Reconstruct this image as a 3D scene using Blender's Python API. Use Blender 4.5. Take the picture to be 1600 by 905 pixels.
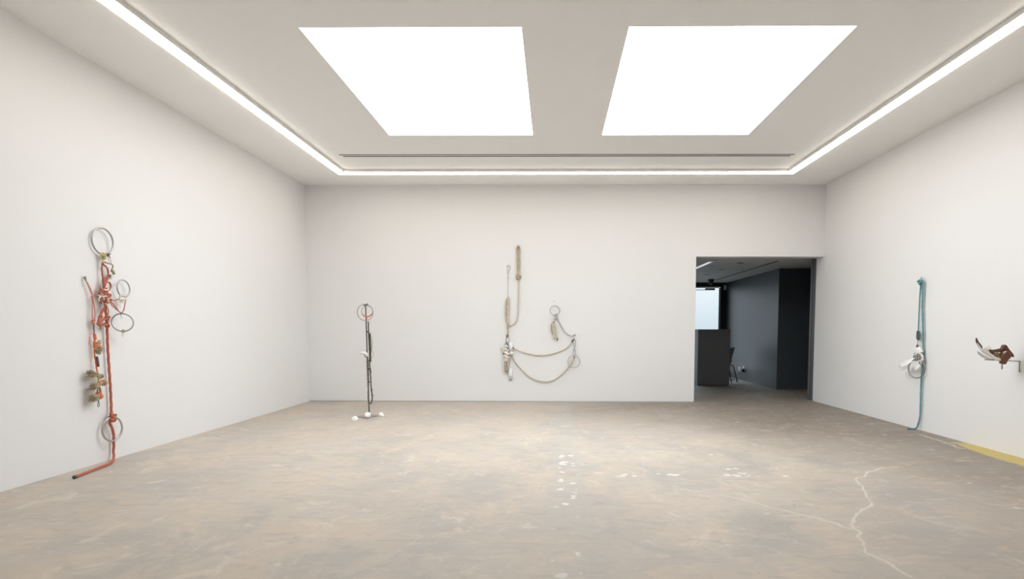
import bpy, bmesh, math, random
from mathutils import Vector, Matrix, noise

for o in list(bpy.data.objects):
    bpy.data.objects.remove(o)
random.seed(7)
S = bpy.context.scene
COL = S.collection

# ------------------------------------------------------------------ camera
FPX, PPX, PPY, TH, RO, YA = 968.02, 854.49, 578.58, .065, -.0015, -.0101
CAM = Vector((0, 0, 1.3))


def ray(x, y):
    a = x - PPX
    b = -(y - PPY)
    c, s = math.cos(RO), math.sin(RO)
    a, b = c*a + s*b, -s*a + c*b
    a /= FPX
    b /= FPX
    c, s = math.cos(TH), math.sin(TH)
    Y, Z, X = c + s*b, -s + c*b, a
    c, s = math.cos(YA), math.sin(YA)
    X, Y = c*X + s*Y, -s*X + c*Y
    return Vector((X, Y, Z))


fw = ray(PPX, PPY).normalized()
upv = (ray(PPX, PPY - 100) - ray(PPX, PPY))
upv.normalize()
rt = fw.cross(upv).normalized()
cam = bpy.data.cameras.new('camera')
co = bpy.data.objects.new('camera', cam)
COL.objects.link(co)
M3 = Matrix((rt, upv, -fw)).transposed()
co.matrix_world = Matrix.Translation(CAM) @ M3.to_4x4()
cam.sensor_fit = 'HORIZONTAL'
cam.sensor_width = 36
cam.lens = FPX/1600*36
cam.shift_x = (800 - PPX)/1600
cam.shift_y = (PPY - 452.5)/1600
cam.clip_start = .05
cam.clip_end = 200
S.camera = co

# ------------------------------------------------------------------ light and exposure
SKYLIGHT_STRENGTH = 7.1
SKYLIGHT_COLOR = (0.90, 0.955, 1.0)
LED_STRENGTH = 10.0
LED_COLOR = (1.0, 0.90, 0.77)
S.view_settings.view_transform = 'Standard'
S.view_settings.look = 'None'
S.view_settings.gamma = 1
S.view_settings.use_curve_mapping = False
S.view_settings.exposure = -0.05

w = bpy.data.worlds.new('overcast_sky')
S.world = w
w.use_nodes = True
nt = w.node_tree
nt.nodes.clear()
tc = nt.nodes.new('ShaderNodeTexCoord')
sx = nt.nodes.new('ShaderNodeSeparateXYZ')
rp = nt.nodes.new('ShaderNodeValToRGB')
bg = nt.nodes.new('ShaderNodeBackground')
wo = nt.nodes.new('ShaderNodeOutputWorld')
rp.color_ramp.elements[0].position = .0
rp.color_ramp.elements[0].color = (.16, .18, .20, 1)
rp.color_ramp.elements[1].position = 1
rp.color_ramp.elements[1].color = (2.6, 3.0, 3.4, 1)
e = rp.color_ramp.elements.new(.08)
e.color = (.212, .232, .245, 1)
nt.links.new(tc.outputs['Generated'], sx.inputs[0])
nt.links.new(sx.outputs['Z'], rp.inputs[0])
nt.links.new(rp.outputs[0], bg.inputs['Color'])
bg.inputs['Strength'].default_value = 4.7
nt.links.new(bg.outputs[0], wo.inputs[0])

# room (metres)
WL, WR, D, H = -4.413, 4.795, 11.13, 3.856
YB = -1.0                      # unseen wall behind the camera, set close to bounce more light
DX0, DH = 2.535, 2.603         # doorway left edge and height
WT = .31                       # partition thickness
BC = 2.643                     # rear room ceiling
FX, FY0, FY1 = 4.918, 13.645, 17.74

pl = bpy.data.lights.new('daylight_portal', 'AREA')
pl.shape = 'RECTANGLE'
pl.size = 5.6
pl.size_y = 2.5
pl.cycles.is_portal = True
po = bpy.data.objects.new('daylight_portal', pl)
COL.objects.link(po)
po.location = (2.0, FY1 + .06, 1.3)
po.rotation_euler = (-math.pi/2, 0, 0)      # faces -Y, into the rear room

# ------------------------------------------------------------------ pixel -> surface helpers


def on(ax, v, x, y):
    d = ray(x, y)
    t = (v - CAM[ax])/d[ax]
    return CAM + d*t


def L(x, y, off=.03):
    return on(0, WL + off, x, y)


def R(x, y, off=.03):
    return on(0, WR - off, x, y)


def B(x, y, off=.03):
    return on(1, D - off, x, y)


def F(x, y, z=0.):
    return on(2, z, x, y)

# ------------------------------------------------------------------ materials


MATS = {}


def mat(name, col, rough=.6, metal=0., var=0., scale=20., bump=0., spec=None, coat=0.):
    if name in MATS:
        return MATS[name]
    m = bpy.data.materials.new(name)
    m.use_nodes = True
    n = m.node_tree.nodes
    l = m.node_tree.links
    p = n['Principled BSDF']
    p.inputs['Roughness'].default_value = rough
    p.inputs['Metallic'].default_value = metal
    if spec is not None:
        p.inputs['Specular IOR Level'].default_value = spec
    c = n.new('ShaderNodeTexCoord')
    nz = n.new('ShaderNodeTexNoise')
    nz.inputs['Scale'].default_value = scale
    nz.inputs['Detail'].default_value = 4
    l.new(c.outputs['Object'], nz.inputs['Vector'])
    mx = n.new('ShaderNodeMix')
    mx.data_type = 'RGBA'
    mx.inputs[6].default_value = (*[x*(1 - var) for x in col], 1)
    mx.inputs[7].default_value = (*[min(1, x*(1 + var)) for x in col], 1)
    l.new(nz.outputs[0], mx.inputs[0])
    l.new(mx.outputs[2], p.inputs['Base Color'])
    if bump:
        b = n.new('ShaderNodeBump')
        b.inputs['Strength'].default_value = bump
        b.inputs['Distance'].default_value = .01
        l.new(nz.outputs[0], b.inputs['Height'])
        l.new(b.outputs[0], p.inputs['Normal'])
    MATS[name] = m
    return m


def emis(name, col, s, base=(.9, .9, .9)):
    m = bpy.data.materials.new(name)
    m.use_nodes = True
    p = m.node_tree.nodes['Principled BSDF']
    p.inputs['Base Color'].default_value = (*base, 1)
    p.inputs['Roughness'].default_value = .7
    p.inputs['Emission Color'].default_value = (*col, 1)
    p.inputs['Emission Strength'].default_value = s
    MATS[name] = m
    return m


def glass():
    m = bpy.data.materials.new('clear_glass')
    m.use_nodes = True
    n = m.node_tree.nodes
    l = m.node_tree.links
    n.clear()
    t = n.new('ShaderNodeBsdfTransparent')
    t.inputs[0].default_value = (.97, .985, .98, 1)
    g = n.new('ShaderNodeBsdfGlossy')
    g.inputs['Roughness'].default_value = .02
    f = n.new('ShaderNodeFresnel')
    f.inputs[0].default_value = 1.35
    mx = n.new('ShaderNodeMixShader')
    o = n.new('ShaderNodeOutputMaterial')
    l.new(f.outputs[0], mx.inputs[0])
    l.new(t.outputs[0], mx.inputs[1])
    l.new(g.outputs[0], mx.inputs[2])
    l.new(mx.outputs[0], o.inputs[0])
    return m


white = mat('white_wall_paint', (.82, .82, .82), .75, var=.006, scale=1.2, spec=.3)
ceilw = mat('white_ceiling_paint', (.95, .947, .94), .85, var=.006, scale=.8, spec=.2)
cream = mat('white_metal', (.82, .81, .79), .45)
seam = mat('grey_reveal', (.50, .49, .48), .6)
dark = mat('dark_slot', (.03, .028, .026), .7)
charcoal = mat('charcoal_wall_paint', (.064, .074, .088), .38, var=.03, scale=2, spec=.5)
charcoal2 = mat('dark_grey_jamb', (.10, .10, .105), .5)
greyceil = mat('grey_ceiling_paint', (.62, .64, .64), .8, var=.03)
steel = mat('brushed_steel', (.46, .45, .43), .36, .9, var=.05, scale=60)
galv = mat('dull_zinc', (.32, .32, .31), .45, .85, var=.1, scale=60)
darksteel = mat('darkened_steel', (.13, .12, .115), .45, .7)
brass = mat('tarnished_brass', (.34, .31, .22), .5, .5, var=.2)
rope_red = mat('rust_red_rope', (.50, .148, .085), .85, var=.22, scale=90, bump=.5)
rope_red2 = mat('brick_red_cord', (.50, .15, .105), .85, var=.2, scale=90, bump=.4)
pinkcord = mat('pink_cord', (.66, .27, .22), .85, var=.15, scale=90)
orange = mat('orange_twine', (.85, .25, .10), .8, var=.15, scale=90, bump=.4)
plum = mat('plum_thread', (.20, .11, .14), .85, var=.2, scale=90)
straw = mat('dry_straw', (.52, .43, .29), .9, var=.6, scale=60)
olive = mat('olive_twig', (.30, .28, .13), .85, var=.3, scale=60)
yellowc = mat('ochre_twine', (.58, .46, .20), .8, var=.25, scale=60, bump=.3)
slate = mat('blue_grey_stone', (.23, .23, .25), .8, var=.3, scale=50, bump=.4)
bone = mat('pale_bone', (.82, .78, .71), .55, var=.08, scale=40, bump=.2)
shellw = mat('white_shell', (.88, .87, .85), .5, var=.04, scale=30, bump=.2)
bead = mat('cream_bead', (.80, .73, .62), .5)
tan = mat('tan_hemp_rope', (.53, .43, .31), .9, var=.2, scale=120, bump=.6)
tan2 = mat('pale_hemp_cord', (.64, .55, .43), .9, var=.15, scale=120, bump=.5)
black = mat('blackened_rope', (.055, .055, .045), .85, var=.4, scale=90, bump=.5)
teal = mat('teal_rope', (.15, .33, .365), .8, var=.15, scale=120, bump=.4)
tealdark = mat('dark_teal_cord', (.08, .15, .155), .8, var=.3, scale=120, bump=.4)
bark = mat('brown_bark', (.135, .055, .035), .75, var=.35, scale=25, bump=.7)
ochre = mat('ochre_pulp', (.42, .32, .12), .85, var=.35, scale=70, bump=.6)
feather = mat('white_feather', (.88, .87, .85), .7, var=.03, scale=60)
feathergrey = mat('grey_feather', (.86, .86, .86), .7, var=.05, scale=60)
rustdot = mat('copper_bead', (.45, .2, .12), .5, .3, var=.2)
blackp = mat('black_plastic', (.015, .015, .016), .35)
chairp = mat('grey_chair_plastic', (.20, .23, .25), .45)
clearp = mat('pale_vinyl', (.72, .71, .72), .3)
deskm = mat('charcoal_desk', (.12, .122, .13), .55, var=.02)
platem = mat('raw_steel_plate', (.30, .275, .24), .55, .15, var=.1)
skym = emis('opal_skylight_panel', SKYLIGHT_COLOR, SKYLIGHT_STRENGTH)
ledm = emis('opal_lamp_diffuser', LED_COLOR, LED_STRENGTH)
tubem = emis('dim_lamp_tube', (.95, .97, 1), .75)
glassm = glass()

# ---------------- concrete floor with cracks, seams, drops of filler and a yellow paint strip


def seg_group():
    g = bpy.data.node_groups.new('segment_distance', 'ShaderNodeTree')
    g.interface.new_socket('P', in_out='INPUT', socket_type='NodeSocketVector')
    g.interface.new_socket('A', in_out='INPUT', socket_type='NodeSocketVector')
    g.interface.new_socket('B', in_out='INPUT', socket_type='NodeSocketVector')
    g.interface.new_socket('D', in_out='OUTPUT', socket_type='NodeSocketFloat')
    n, l = g.nodes, g.links
    i = n.new('NodeGroupInput')
    o = n.new('NodeGroupOutput')

    def vm(op, a, b):
        v = n.new('ShaderNodeVectorMath')
        v.operation = op
        l.new(a, v.inputs[0])
        if b is not None:
            l.new(b, v.inputs[1])
        return v
    pa = vm('SUBTRACT', i.outputs['P'], i.outputs['A']).outputs[0]
    ba = vm('SUBTRACT', i.outputs['B'], i.outputs['A']).outputs[0]
    d1 = vm('DOT_PRODUCT', pa, ba).outputs['Value']
    d2 = vm('DOT_PRODUCT', ba, ba).outputs['Value']
    m = n.new('ShaderNodeMath')
    m.operation = 'DIVIDE'
    m.use_clamp = True
    l.new(d1, m.inputs[0])
    l.new(d2, m.inputs[1])
    sc = n.new('ShaderNodeVectorMath')
    sc.operation = 'SCALE'
    l.new(ba, sc.inputs[0])
    l.new(m.outputs[0], sc.inputs['Scale'])
    df = vm('SUBTRACT', pa, sc.outputs[0]).outputs[0]
    ln = n.new('ShaderNodeVectorMath')
    ln.operation = 'LENGTH'
    l.new(df, ln.inputs[0])
    l.new(ln.outputs['Value'], o.inputs[0])
    return g


def concrete():
    m = bpy.data.materials.new('polished_concrete')
    m.use_nodes = True
    n, l = m.node_tree.nodes, m.node_tree.links
    p = n['Principled BSDF']
    tc = n.new('ShaderNodeTexCoord')
    P = tc.outputs['Object']

    def noi(scale, detail=6, rough=.6, vec=P, dist=0.):
        q = n.new('ShaderNodeTexNoise')
        q.inputs['Scale'].default_value = scale
        q.inputs['Detail'].default_value = detail
        q.inputs['Roughness'].default_value = rough
        q.inputs['Distortion'].default_value = dist
        l.new(vec, q.inputs['Vector'])
        return q.outputs[0]

    def ramp(inp, a, b, ca=0., cb=1.):
        q = n.new('ShaderNodeMapRange')
        q.interpolation_type = 'SMOOTHSTEP'
        q.inputs[1].default_value = a
        q.inputs[2].default_value = b
        q.inputs[3].default_value = ca
        q.inputs[4].default_value = cb
        l.new(inp, q.inputs[0])
        return q.outputs[0]

    def math2(op, a, b):
        q = n.new('ShaderNodeMath')
        q.operation = op
        for k, v in enumerate((a, b)):
            if isinstance(v, (int, float)):
                q.inputs[k].default_value = v
            else:
                l.new(v, q.inputs[k])
        return q.outputs[0]

    def mix(f, a, b, mode='MIX'):
        q = n.new('ShaderNodeMix')
        q.data_type = 'RGBA'
        q.blend_type = mode
        if isinstance(f, (int, float)):
            q.inputs[0].default_value = f
        else:
            l.new(f, q.inputs[0])
        for k, v in ((6, a), (7, b)):
            if isinstance(v, tuple):
                q.inputs[k].default_value = (*v, 1)
            else:
                l.new(v, q.inputs[k])
        return q.outputs[2]
    sep = n.new('ShaderNodeSeparateXYZ')
    l.new(P, sep.inputs[0])
    X, Y = sep.outputs[0], sep.outputs[1]
    mp = n.new('ShaderNodeMapping')
    mp.inputs['Scale'].default_value = (1, .75, 1)
    mp.inputs['Rotation'].default_value = (0, 0, .45)
    l.new(P, mp.inputs[0])
    PW = mp.outputs[0]
    # patchy trowel marks
    big = noi(.55, 5, .6, PW, .4)
    mid = noi(1.7, 8, .62, PW, .8)
    fine = noi(9, 8, .65, PW, .3)
    col = mix(ramp(big, .35, .65), (.475, .418, .358), (.535, .473, .405))
    col = mix(ramp(mid, .5, .60, 0, .75), col, (.57, .485, .40))
    col = mix(ramp(mid, .36, .5, .75, 0), col, (.40, .37, .335))
    col = mix(ramp(fine, .35, .7, 0, .35), col, (.40, .37, .345))
    bri = noi(3.2, 9, .7, PW, 1.2)
    col = mix(ramp(bri, .55, .66, 0, .6), col, (.63, .56, .48))
    # dark room's reflection painted into the colour: browner, darker towards right wall and rear
    dark_refl = math2('ADD', X, math2('MULTIPLY', math2('SUBTRACT', noi(.8, 4), .5), 2.2))
    dark_refl = math2('ADD', dark_refl, math2('MULTIPLY', ramp(Y, 5.5, 10.5), 2.8))
    col = mix(ramp(dark_refl, 1.1, 5.4, 0, .88), col, (.215, .178, .145))
    # slab strip where a partition once stood: slightly green and pale
    ns = math2('MULTIPLY', math2('SUBTRACT', noi(3, 3), .5), .12)
    bx = math2('ABSOLUTE', math2('SUBTRACT', math2('ADD', X, ns), .12), 0)
    st = math2('MULTIPLY', ramp(bx, .13, .2, 1, 0), ramp(noi(1.5, 4), .35, .6, .1, .5))
    col = mix(st, col, (.44, .425, .385))
    # short streaks across the trowelling
    mp2 = n.new('ShaderNodeMapping')
    mp2.inputs['Scale'].default_value = (1.1, 2.6, 1)
    mp2.inputs['Rotation'].default_value = (0, 0, .25)
    l.new(P, mp2.inputs[0])
    stk = noi(3.4, 9, .68, mp2.outputs[0], .9)
    col = mix(ramp(stk, .53, .64, 0, .32), col, (.63, .54, .44))
    col = mix(ramp(stk, .36, .46, .35, 0), col, (.335, .305, .275))
    # bare pale flecks (large, sparse)
    v = noi(4.3, 3, .5)
    v2 = noi(.9, 2, .5)
    fl = math2('MULTIPLY', ramp(v, .70, .715), ramp(v2, .5, .56))
    col = mix(math2('MULTIPLY', fl, .75), col, (.58, .56, .50))
    # dark specks
    sp = noi(22, 2, .4)
    col = mix(ramp(sp, .76, .79, 0, .6), col, (.14, .12, .10))
    # cracks filled with pale grout
    G = seg_group()
    wob = n.new('ShaderNodeTexNoise')
    wob.inputs['Scale'].default_value = 6
    wob.inputs['Detail'].default_value = 5
    l.new(P, wob.inputs['Vector'])
    ws = n.new('ShaderNodeVectorMath')
    ws.operation = 'SUBTRACT'
    ws.inputs[1].default_value = (.5, .5, .5)
    l.new(wob.outputs['Color'], ws.inputs[0])
    wm = n.new('ShaderNodeVectorMath')
    wm.operation = 'MULTIPLY'
    wm.inputs[1].default_value = (.12, .12, 0)
    l.new(ws.outputs[0], wm.inputs[0])
    wa = n.new('ShaderNodeVectorMath')
    wa.operation = 'ADD'
    l.new(P, wa.inputs[0])
    l.new(wm.outputs[0], wa.inputs[1])
    PC = wa.outputs[0]

    def poly(pts, vec=PC):
        ds = None
        ps = [F(*q) for q in pts]
        for a, b in zip(ps[:-1], ps[1:]):
            g = n.new('ShaderNodeGroup')
            g.node_tree = G
            l.new(vec, g.inputs[0])
            g.inputs[1].default_value = a
            g.inputs[2].default_value = b
            ds = g.outputs[0] if ds is None else math2('MINIMUM', ds, g.outputs[0])
        return ds
    c1 = poly([(1072, 765), (1110, 770), (1160, 781), (1230, 800), (1275, 810), (1330, 826), (1342, 824)])
    c2 = poly([(1402, 730), (1380, 731), (1355, 739), (1337, 750), (1352, 770), (1365, 787), (1350, 795), (1337, 805),
               (1330, 820), (1339, 830), (1350, 850), (1355, 864), (1380, 877), (1425, 901)])
    c3 = poly([(1433, 678), (1470, 689), (1500, 700)])
    cr = math2('MINIMUM', math2('MINIMUM', c1, c2), c3)
    cm = ramp(cr, .002, .014, .95, 0)
    cm = math2('MULTIPLY', cm, ramp(noi(5, 3), .3, .55, .45, 1))
    col = mix(cm, col, (.68, .62, .54))
    halo = ramp(cr, .0, .06, .3, 0)
    col = mix(halo, col, (.48, .44, .39))
    # spackle drops along the old partition lines
    lines = math2('MINIMUM', poly([(885, 700), (884, 905)], P), poly([(925, 742), (1250, 742)], P))
    lines = math2('MINIMUM', lines, poly([(1080, 704), (1120, 712), (1145, 733)], P))
    vor = n.new('ShaderNodeTexVoronoi')
    vor.inputs['Scale'].default_value = 9
    l.new(PC, vor.inputs['Vector'])
    drop = math2('MULTIPLY', ramp(vor.outputs['Distance'], .27, .32, 1, 0), ramp(lines, .05, .10, 1, 0))
    sr = n.new('ShaderNodeSeparateColor')
    l.new(vor.outputs['Color'], sr.inputs[0])
    drop = math2('MULTIPLY', drop, ramp(sr.outputs[0], .35, .4))
    col = mix(math2('MULTIPLY', drop, .8), col, (.74, .72, .68))
    # round repair spots
    for (x, y, r) in ((1183, 772, .05), (1266, 788, .06), (1152, 771, .03), (702, 741, .07), (470, 794, .07), (640, 720, .07),
                      (883, 666, .12), (905, 742, .04)):
        c = F(x, y)
        vd = n.new('ShaderNodeVectorMath')
        vd.operation = 'DISTANCE'
        l.new(PC, vd.inputs[0])
        vd.inputs[1].default_value = c
        col = mix(ramp(vd.outputs['Value'], r*.4, r*.95, .45, 0), col, (.60, .57, .51))
    # yellow line paint by the right wall
    ya = F(1493, 690)
    yb = F(1600, 726)
    yx = math2('ADD', X, math2('MULTIPLY', math2('SUBTRACT', noi(7, 4), .5), .10))
    yx = math2('SUBTRACT', yx, ramp(Y, 6.3, 7.45, 0, .14))
    yn = math2('MULTIPLY', ramp(yx, 4.50, 4.535), ramp(Y, 6.95, 7.35, 1, 0))
    yn = math2('MULTIPLY', yn, ramp(noi(14, 5), .22, .42, .55, .95))
    col = mix(yn, col, (.56, .44, .15))
    l.new(col, p.inputs['Base Color'])
    rr = ramp(mid, .3, .7, .46, .66)
    l.new(rr, p.inputs['Roughness'])
    p.inputs['Specular IOR Level'].default_value = .34
    b = n.new('ShaderNodeBump')
    b.inputs['Strength'].default_value = .12
    b.inputs['Distance'].default_value = .01
    l.new(fine, b.inputs['Height'])
    l.new(b.outputs[0], p.inputs['Normal'])
    return m


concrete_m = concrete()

# ------------------------------------------------------------------ object helpers


def wloc(o):
    v = Vector((0, 0, 0))
    while o is not None:
        v += o.location
        o = o.parent
    return v


def mk(name, verts, faces, m, parent=None, smooth=False, root=None):
    """verts in world space; becomes ONE mesh object."""
    off = wloc(parent) if parent else Vector((0, 0, 0))
    origin = Vector(root) if root else Vector((0, 0, 0))
    me = bpy.data.meshes.new(name)
    me.from_pydata([tuple(Vector(v) - off - origin) for v in verts], [], faces)
    me.materials.append(m)
    bm = bmesh.new()
    bm.from_mesh(me)
    bmesh.ops.recalc_face_normals(bm, faces=bm.faces)
    bm.to_mesh(me)
    bm.free()
    if smooth:
        me.polygons.foreach_set('use_smooth', [True]*len(me.polygons))
    me.update()
    o = bpy.data.objects.new(name, me)
    COL.objects.link(o)
    if parent:
        o.parent = parent
    o.location = origin
    return o


class MB:
    def __init__(s):
        s.v = []
        s.f = []
        s.ch = []
        s.one = 0

    def mark(s, k0, f0):
        if not s.one:
            s.ch.append((k0, len(s.v), f0, len(s.f)))

    def add(s, v, f):
        k = len(s.v)
        f0 = len(s.f)
        s.v += [Vector(q) for q in v]
        s.f += [tuple(i + k for i in q) for q in f]
        s.mark(k, f0)
        return s

    def box(s, a, b, bev=0.):
        x0, y0, z0 = a
        x1, y1, z1 = b
        if bev <= 0:
            v = [(x0, y0, z0), (x1, y0, z0), (x1, y1, z0), (x0, y1, z0), (x0, y0, z1), (x1, y0, z1), (x1, y1, z1), (x0, y1, z1)]
            f = [(0, 3, 2, 1), (4, 5, 6, 7), (0, 1, 5, 4), (1, 2, 6, 5), (2, 3, 7, 6), (3, 0, 4, 7)]
            return s.add(v, f)
        bm = bmesh.new()
        bmesh.ops.create_cube(bm, size=1)
        for q in bm.verts:
            q.co = Vector(((x0 + x1)/2 + q.co.x*(x1 - x0), (y0 + y1)/2 + q.co.y*(y1 - y0), (z0 + z1)/2 + q.co.z*(z1 - z0)))
        bmesh.ops.bevel(bm, geom=list(bm.edges), offset=bev, segments=2, affect='EDGES', profile=.5)
        bm.verts.index_update()
        s.add([q.co.copy() for q in bm.verts], [[q.index for q in fc.verts] for fc in bm.faces])
        bm.free()
        return s

    def tube(s, pts, r, seg=8, closed=False, smooth=3, lobes=0, twist=0., taper=None, flat=1.):
        P = [Vector(p) for p in pts]
        if smooth > 1 and len(P) > 2:
            Q = []
            n = len(P)
            rng = n if closed else n - 1
            for i in range(rng):
                if closed:
                    a, b, c, d = P[(i - 1) % n], P[i], P[(i + 1) % n], P[(i + 2) % n]
                else:
                    a, b, c, d = P[max(i - 1, 0)], P[i], P[i + 1], P[min(i + 2, n - 1)]
                for k in range(smooth):
                    t = k/smooth
                    Q.append(.5*((2*b) + (c - a)*t + (2*a - 5*b + 4*c - d)*t*t + (3*b - a - 3*c + d)*t**3))
            if not closed:
                Q.append(P[-1])
            P = Q
        if lobes:                       # resample so the strands can twist
            step = max(r*.8, .004)
            Q = [P[0]]
            rng = range(len(P) if closed else len(P) - 1)
            for i in rng:
                a, b = P[i], P[(i + 1) % len(P)]
                k = max(1, int((b - a).length/step))
                for j in range(1, k + 1):
                    Q.append(a.lerp(b, j/k))
            if closed:
                Q.pop()
            P = Q
        n = len(P)
        T = []
        for i in range(n):
            if closed:
                t = P[(i + 1) % n] - P[i - 1]
            else:
                t = P[min(i + 1, n - 1)] - P[max(i - 1, 0)]
            T.append(t.normalized() if t.length > 1e-9 else (T[-1] if T else Vector((0, 0, 1))))
        N = T[0].orthogonal().normalized()
        base = len(s.v)
        fbase = len(s.f)
        dist = 0
        for i in range(n):
            if i:
                N = (N - T[i]*N.dot(T[i]))
                N = N.normalized() if N.length > 1e-6 else T[i].orthogonal().normalized()
                dist += (P[i] - P[i - 1]).length
            Bn = T[i].cross(N)
            rr = r if taper is None else r*taper(i/(n - 1))
            for k in range(seg):
                a = 2*math.pi*k/seg
                q = rr*(1 + (.16*math.cos(lobes*a - twist*dist/r) if lobes else 0))
                s.v.append(P[i] + N*math.cos(a)*q + Bn*math.sin(a)*q*flat)
        m = n if closed else n - 1
        for i in range(m):
            for k in range(seg):
                a = base + i*seg + k
                b = base + i*seg + (k + 1) % seg
                c = base + ((i + 1) % n)*seg + (k + 1) % seg
                d = base + ((i + 1) % n)*seg + k
                s.f.append((a, b, c, d))
        if not closed:
            s.f.append(tuple(base + k for k in range(seg)))
            s.f.append(tuple(base + (n - 1)*seg + k for k in reversed(range(seg))))
        s.mark(base, fbase)
        return s

    def rope(s, pts, r, **k):
        k.setdefault('lobes', 3)
        k.setdefault('twist', .75)
        k.setdefault('seg', 12)
        return s.tube(pts, r, **k)

    def ring(s, c, nrm, rad, r, seg=40, a0=0., a1=2*math.pi, sc=1., ref=None):
        nrm = Vector(nrm).normalized()
        u = (Vector(ref) if ref else Vector((0, 0, 1)))
        u = (u - nrm*u.dot(nrm)).normalized()
        v = nrm.cross(u)
        full = abs(a1 - a0 - 2*math.pi) < 1e-6
        k = seg if full else seg + 1
        pts = [Vector(c) + u*math.cos(a0 + (a1 - a0)*i/seg)*rad + v*math.sin(a0 + (a1 - a0)*i/seg)*rad*sc for i in range(k)]
        return s.tube(pts, r, closed=full, smooth=1, seg=8)

    def blob(s, c, sx, sy, sz, amp=.15, seed=0, sub=3, freq=1.6, cut=None):
        bm = bmesh.new()
        bmesh.ops.create_icosphere(bm, subdivisions=sub, radius=1)
        for q in bm.verts:
            d = q.co.normalized()
            k = 1 + amp*noise.noise(d*freq + Vector((seed*7.3, seed*3.1, 0))) + amp*.4*noise.noise(d*freq*3 + Vector((0, seed*2., seed)))
            q.co = Vector((d.x*sx*k, d.y*sy*k, d.z*sz*k)) + Vector(c)
            if cut is not None and q.co.z < cut:
                q.co.z = cut
        bm.verts.index_update()
        s.add([q.co.copy() for q in bm.verts], [[q.index for q in fc.verts] for fc in bm.faces])
        bm.free()
        return s

    def coil(s, a, b, rad, r, turns, flat=.75, bulge=.12, seg=7):
        a, b = Vector(a), Vector(b)
        ax = (b - a).normalized()
        u = ax.orthogonal().normalized()
        v = ax.cross(u)
        n = int(turns*14)
        pts = []
        for i in range(n + 1):
            t = i/n
            ang = 2*math.pi*turns*t
            rr = rad*(1 + bulge*math.sin(math.pi*t))
            pts.append(a.lerp(b, t) + u*math.cos(ang)*rr + v*math.sin(ang)*rr)
        return s.tube(pts, r, smooth=1, seg=seg)

    def knot(s, c, n, size, r, rot=0., lobes=3):
        n = Vector(n).normalized()
        u = Vector((0, 0, 1))
        u = (u - n*u.dot(n)).normalized()
        v = n.cross(u)
        pts = []
        for i in range(48):
            t = 2*math.pi*i/48
            x = math.sin(t) + 2*math.sin(2*t)
            y = math.cos(t) - 2*math.cos(2*t)
            z = -math.sin(3*t)
            ca, sa = math.cos(rot), math.sin(rot)
            pts.append(Vector(c) + (u*(ca*x - sa*y) + v*(sa*x + ca*y))*size/3 + n*z*r*1.1)
        return s.tube(pts, r, closed=True, smooth=1, lobes=lobes, twist=.75, seg=10)

    def brush(s, a, b, w, n=60, seed=1, r=.0016, tie=.0):
        rnd = random.Random(seed)
        k0, f0 = len(s.v), len(s.f)
        s.one += 1
        a, b = Vector(a), Vector(b)
        ax = b - a
        u = ax.orthogonal().normalized()
        v = ax.normalized().cross(u)
        for i in range(n):
            an = rnd.uniform(0, 2*math.pi)
            q = math.sqrt(rnd.random())*w
            d = u*math.cos(an)*q + v*math.sin(an)*q
            e = rnd.uniform(.75, 1.08)
            j = Vector((rnd.uniform(-1, 1), rnd.uniform(-1, 1), rnd.uniform(-1, 1)))*w*.4
            s.tube([a + d*.35, a + ax*.4*e + d*.95 + j*.5, a + ax*.8*e + d*.9 + j, a + ax*e + d*.8 + j*1.2], r*rnd.uniform(.8, 1.5), seg=4, smooth=1)
        s.one -= 1
        s.mark(k0, f0)
        return s

    def slab(s, pts, t, nrm, bev=.01, jit=0., seed=0):
        """Rounded solid: outline pts (world) with thickness t along nrm."""
        nrm = Vector(nrm).normalized()
        bm = bmesh.new()
        f = bm.faces.new([bm.verts.new(Vector(p) - nrm*t/2) for p in pts])
        r = bmesh.ops.extrude_face_region(bm, geom=[f])
        for q in r['geom']:
            if isinstance(q, bmesh.types.BMVert):
                q.co += nrm*t
        bmesh.ops.recalc_face_normals(bm, faces=bm.faces)
        if bev:
            ed = [e for e in bm.edges if abs((e.verts[0].co - e.verts[1].co).normalized().dot(nrm)) < .9]
            bmesh.ops.bevel(bm, geom=ed, offset=bev, segments=3, affect='EDGES', profile=.5)
        bmesh.ops.triangulate(bm, faces=bm.faces)
        if jit:
            bmesh.ops.subdivide_edges(bm, edges=list(bm.edges), cuts=2, use_grid_fill=True)
            for q in bm.verts:
                q.co += noise.noise_vector(q.co*28 + Vector((seed, 0, 0)))*jit
        bm.verts.index_update()
        s.add([q.co.copy() for q in bm.verts], [[q.index for q in fc.verts] for fc in bm.faces])
        bm.free()
        return s

    def done(s, name, m, parent=None, smooth=True, root=None, label=None):
        if parent is not None and parent.type == 'EMPTY' and len(s.ch) > 1:
            # pieces that do not touch become parts of their own
            bb = []
            for k0, k1, f0, f1 in s.ch:
                vs = s.v[k0:k1]
                bb.append(([min(v[i] for v in vs) - .002 for i in range(3)], [max(v[i] for v in vs) + .002 for i in range(3)]))
            gid = list(range(len(bb)))

            def find(i):
                while gid[i] != i:
                    i = gid[i]
                return i
            for i in range(len(bb)):
                for j in range(i):
                    if all(bb[i][0][a] < bb[j][1][a] and bb[j][0][a] < bb[i][1][a] for a in range(3)):
                        gid[find(i)] = find(j)
            groups = {}
            for i in range(len(bb)):
                groups.setdefault(find(i), []).append(i)
            if len(groups) > 1:
                o = None
                for g in groups.values():
                    q = MB()
                    for i in g:
                        k0, k1, f0, f1 = s.ch[i]
                        q.add(s.v[k0:k1], [tuple(x - k0 for x in fc) for fc in s.f[f0:f1]])
                    o = mk(name, q.v, q.f, m, parent, smooth, root)
                    if label:
                        o['label'] = label
                return o
        o = mk(name, s.v, s.f, m, parent, smooth, root)
        if label:
            o['label'] = label
        return o


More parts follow.
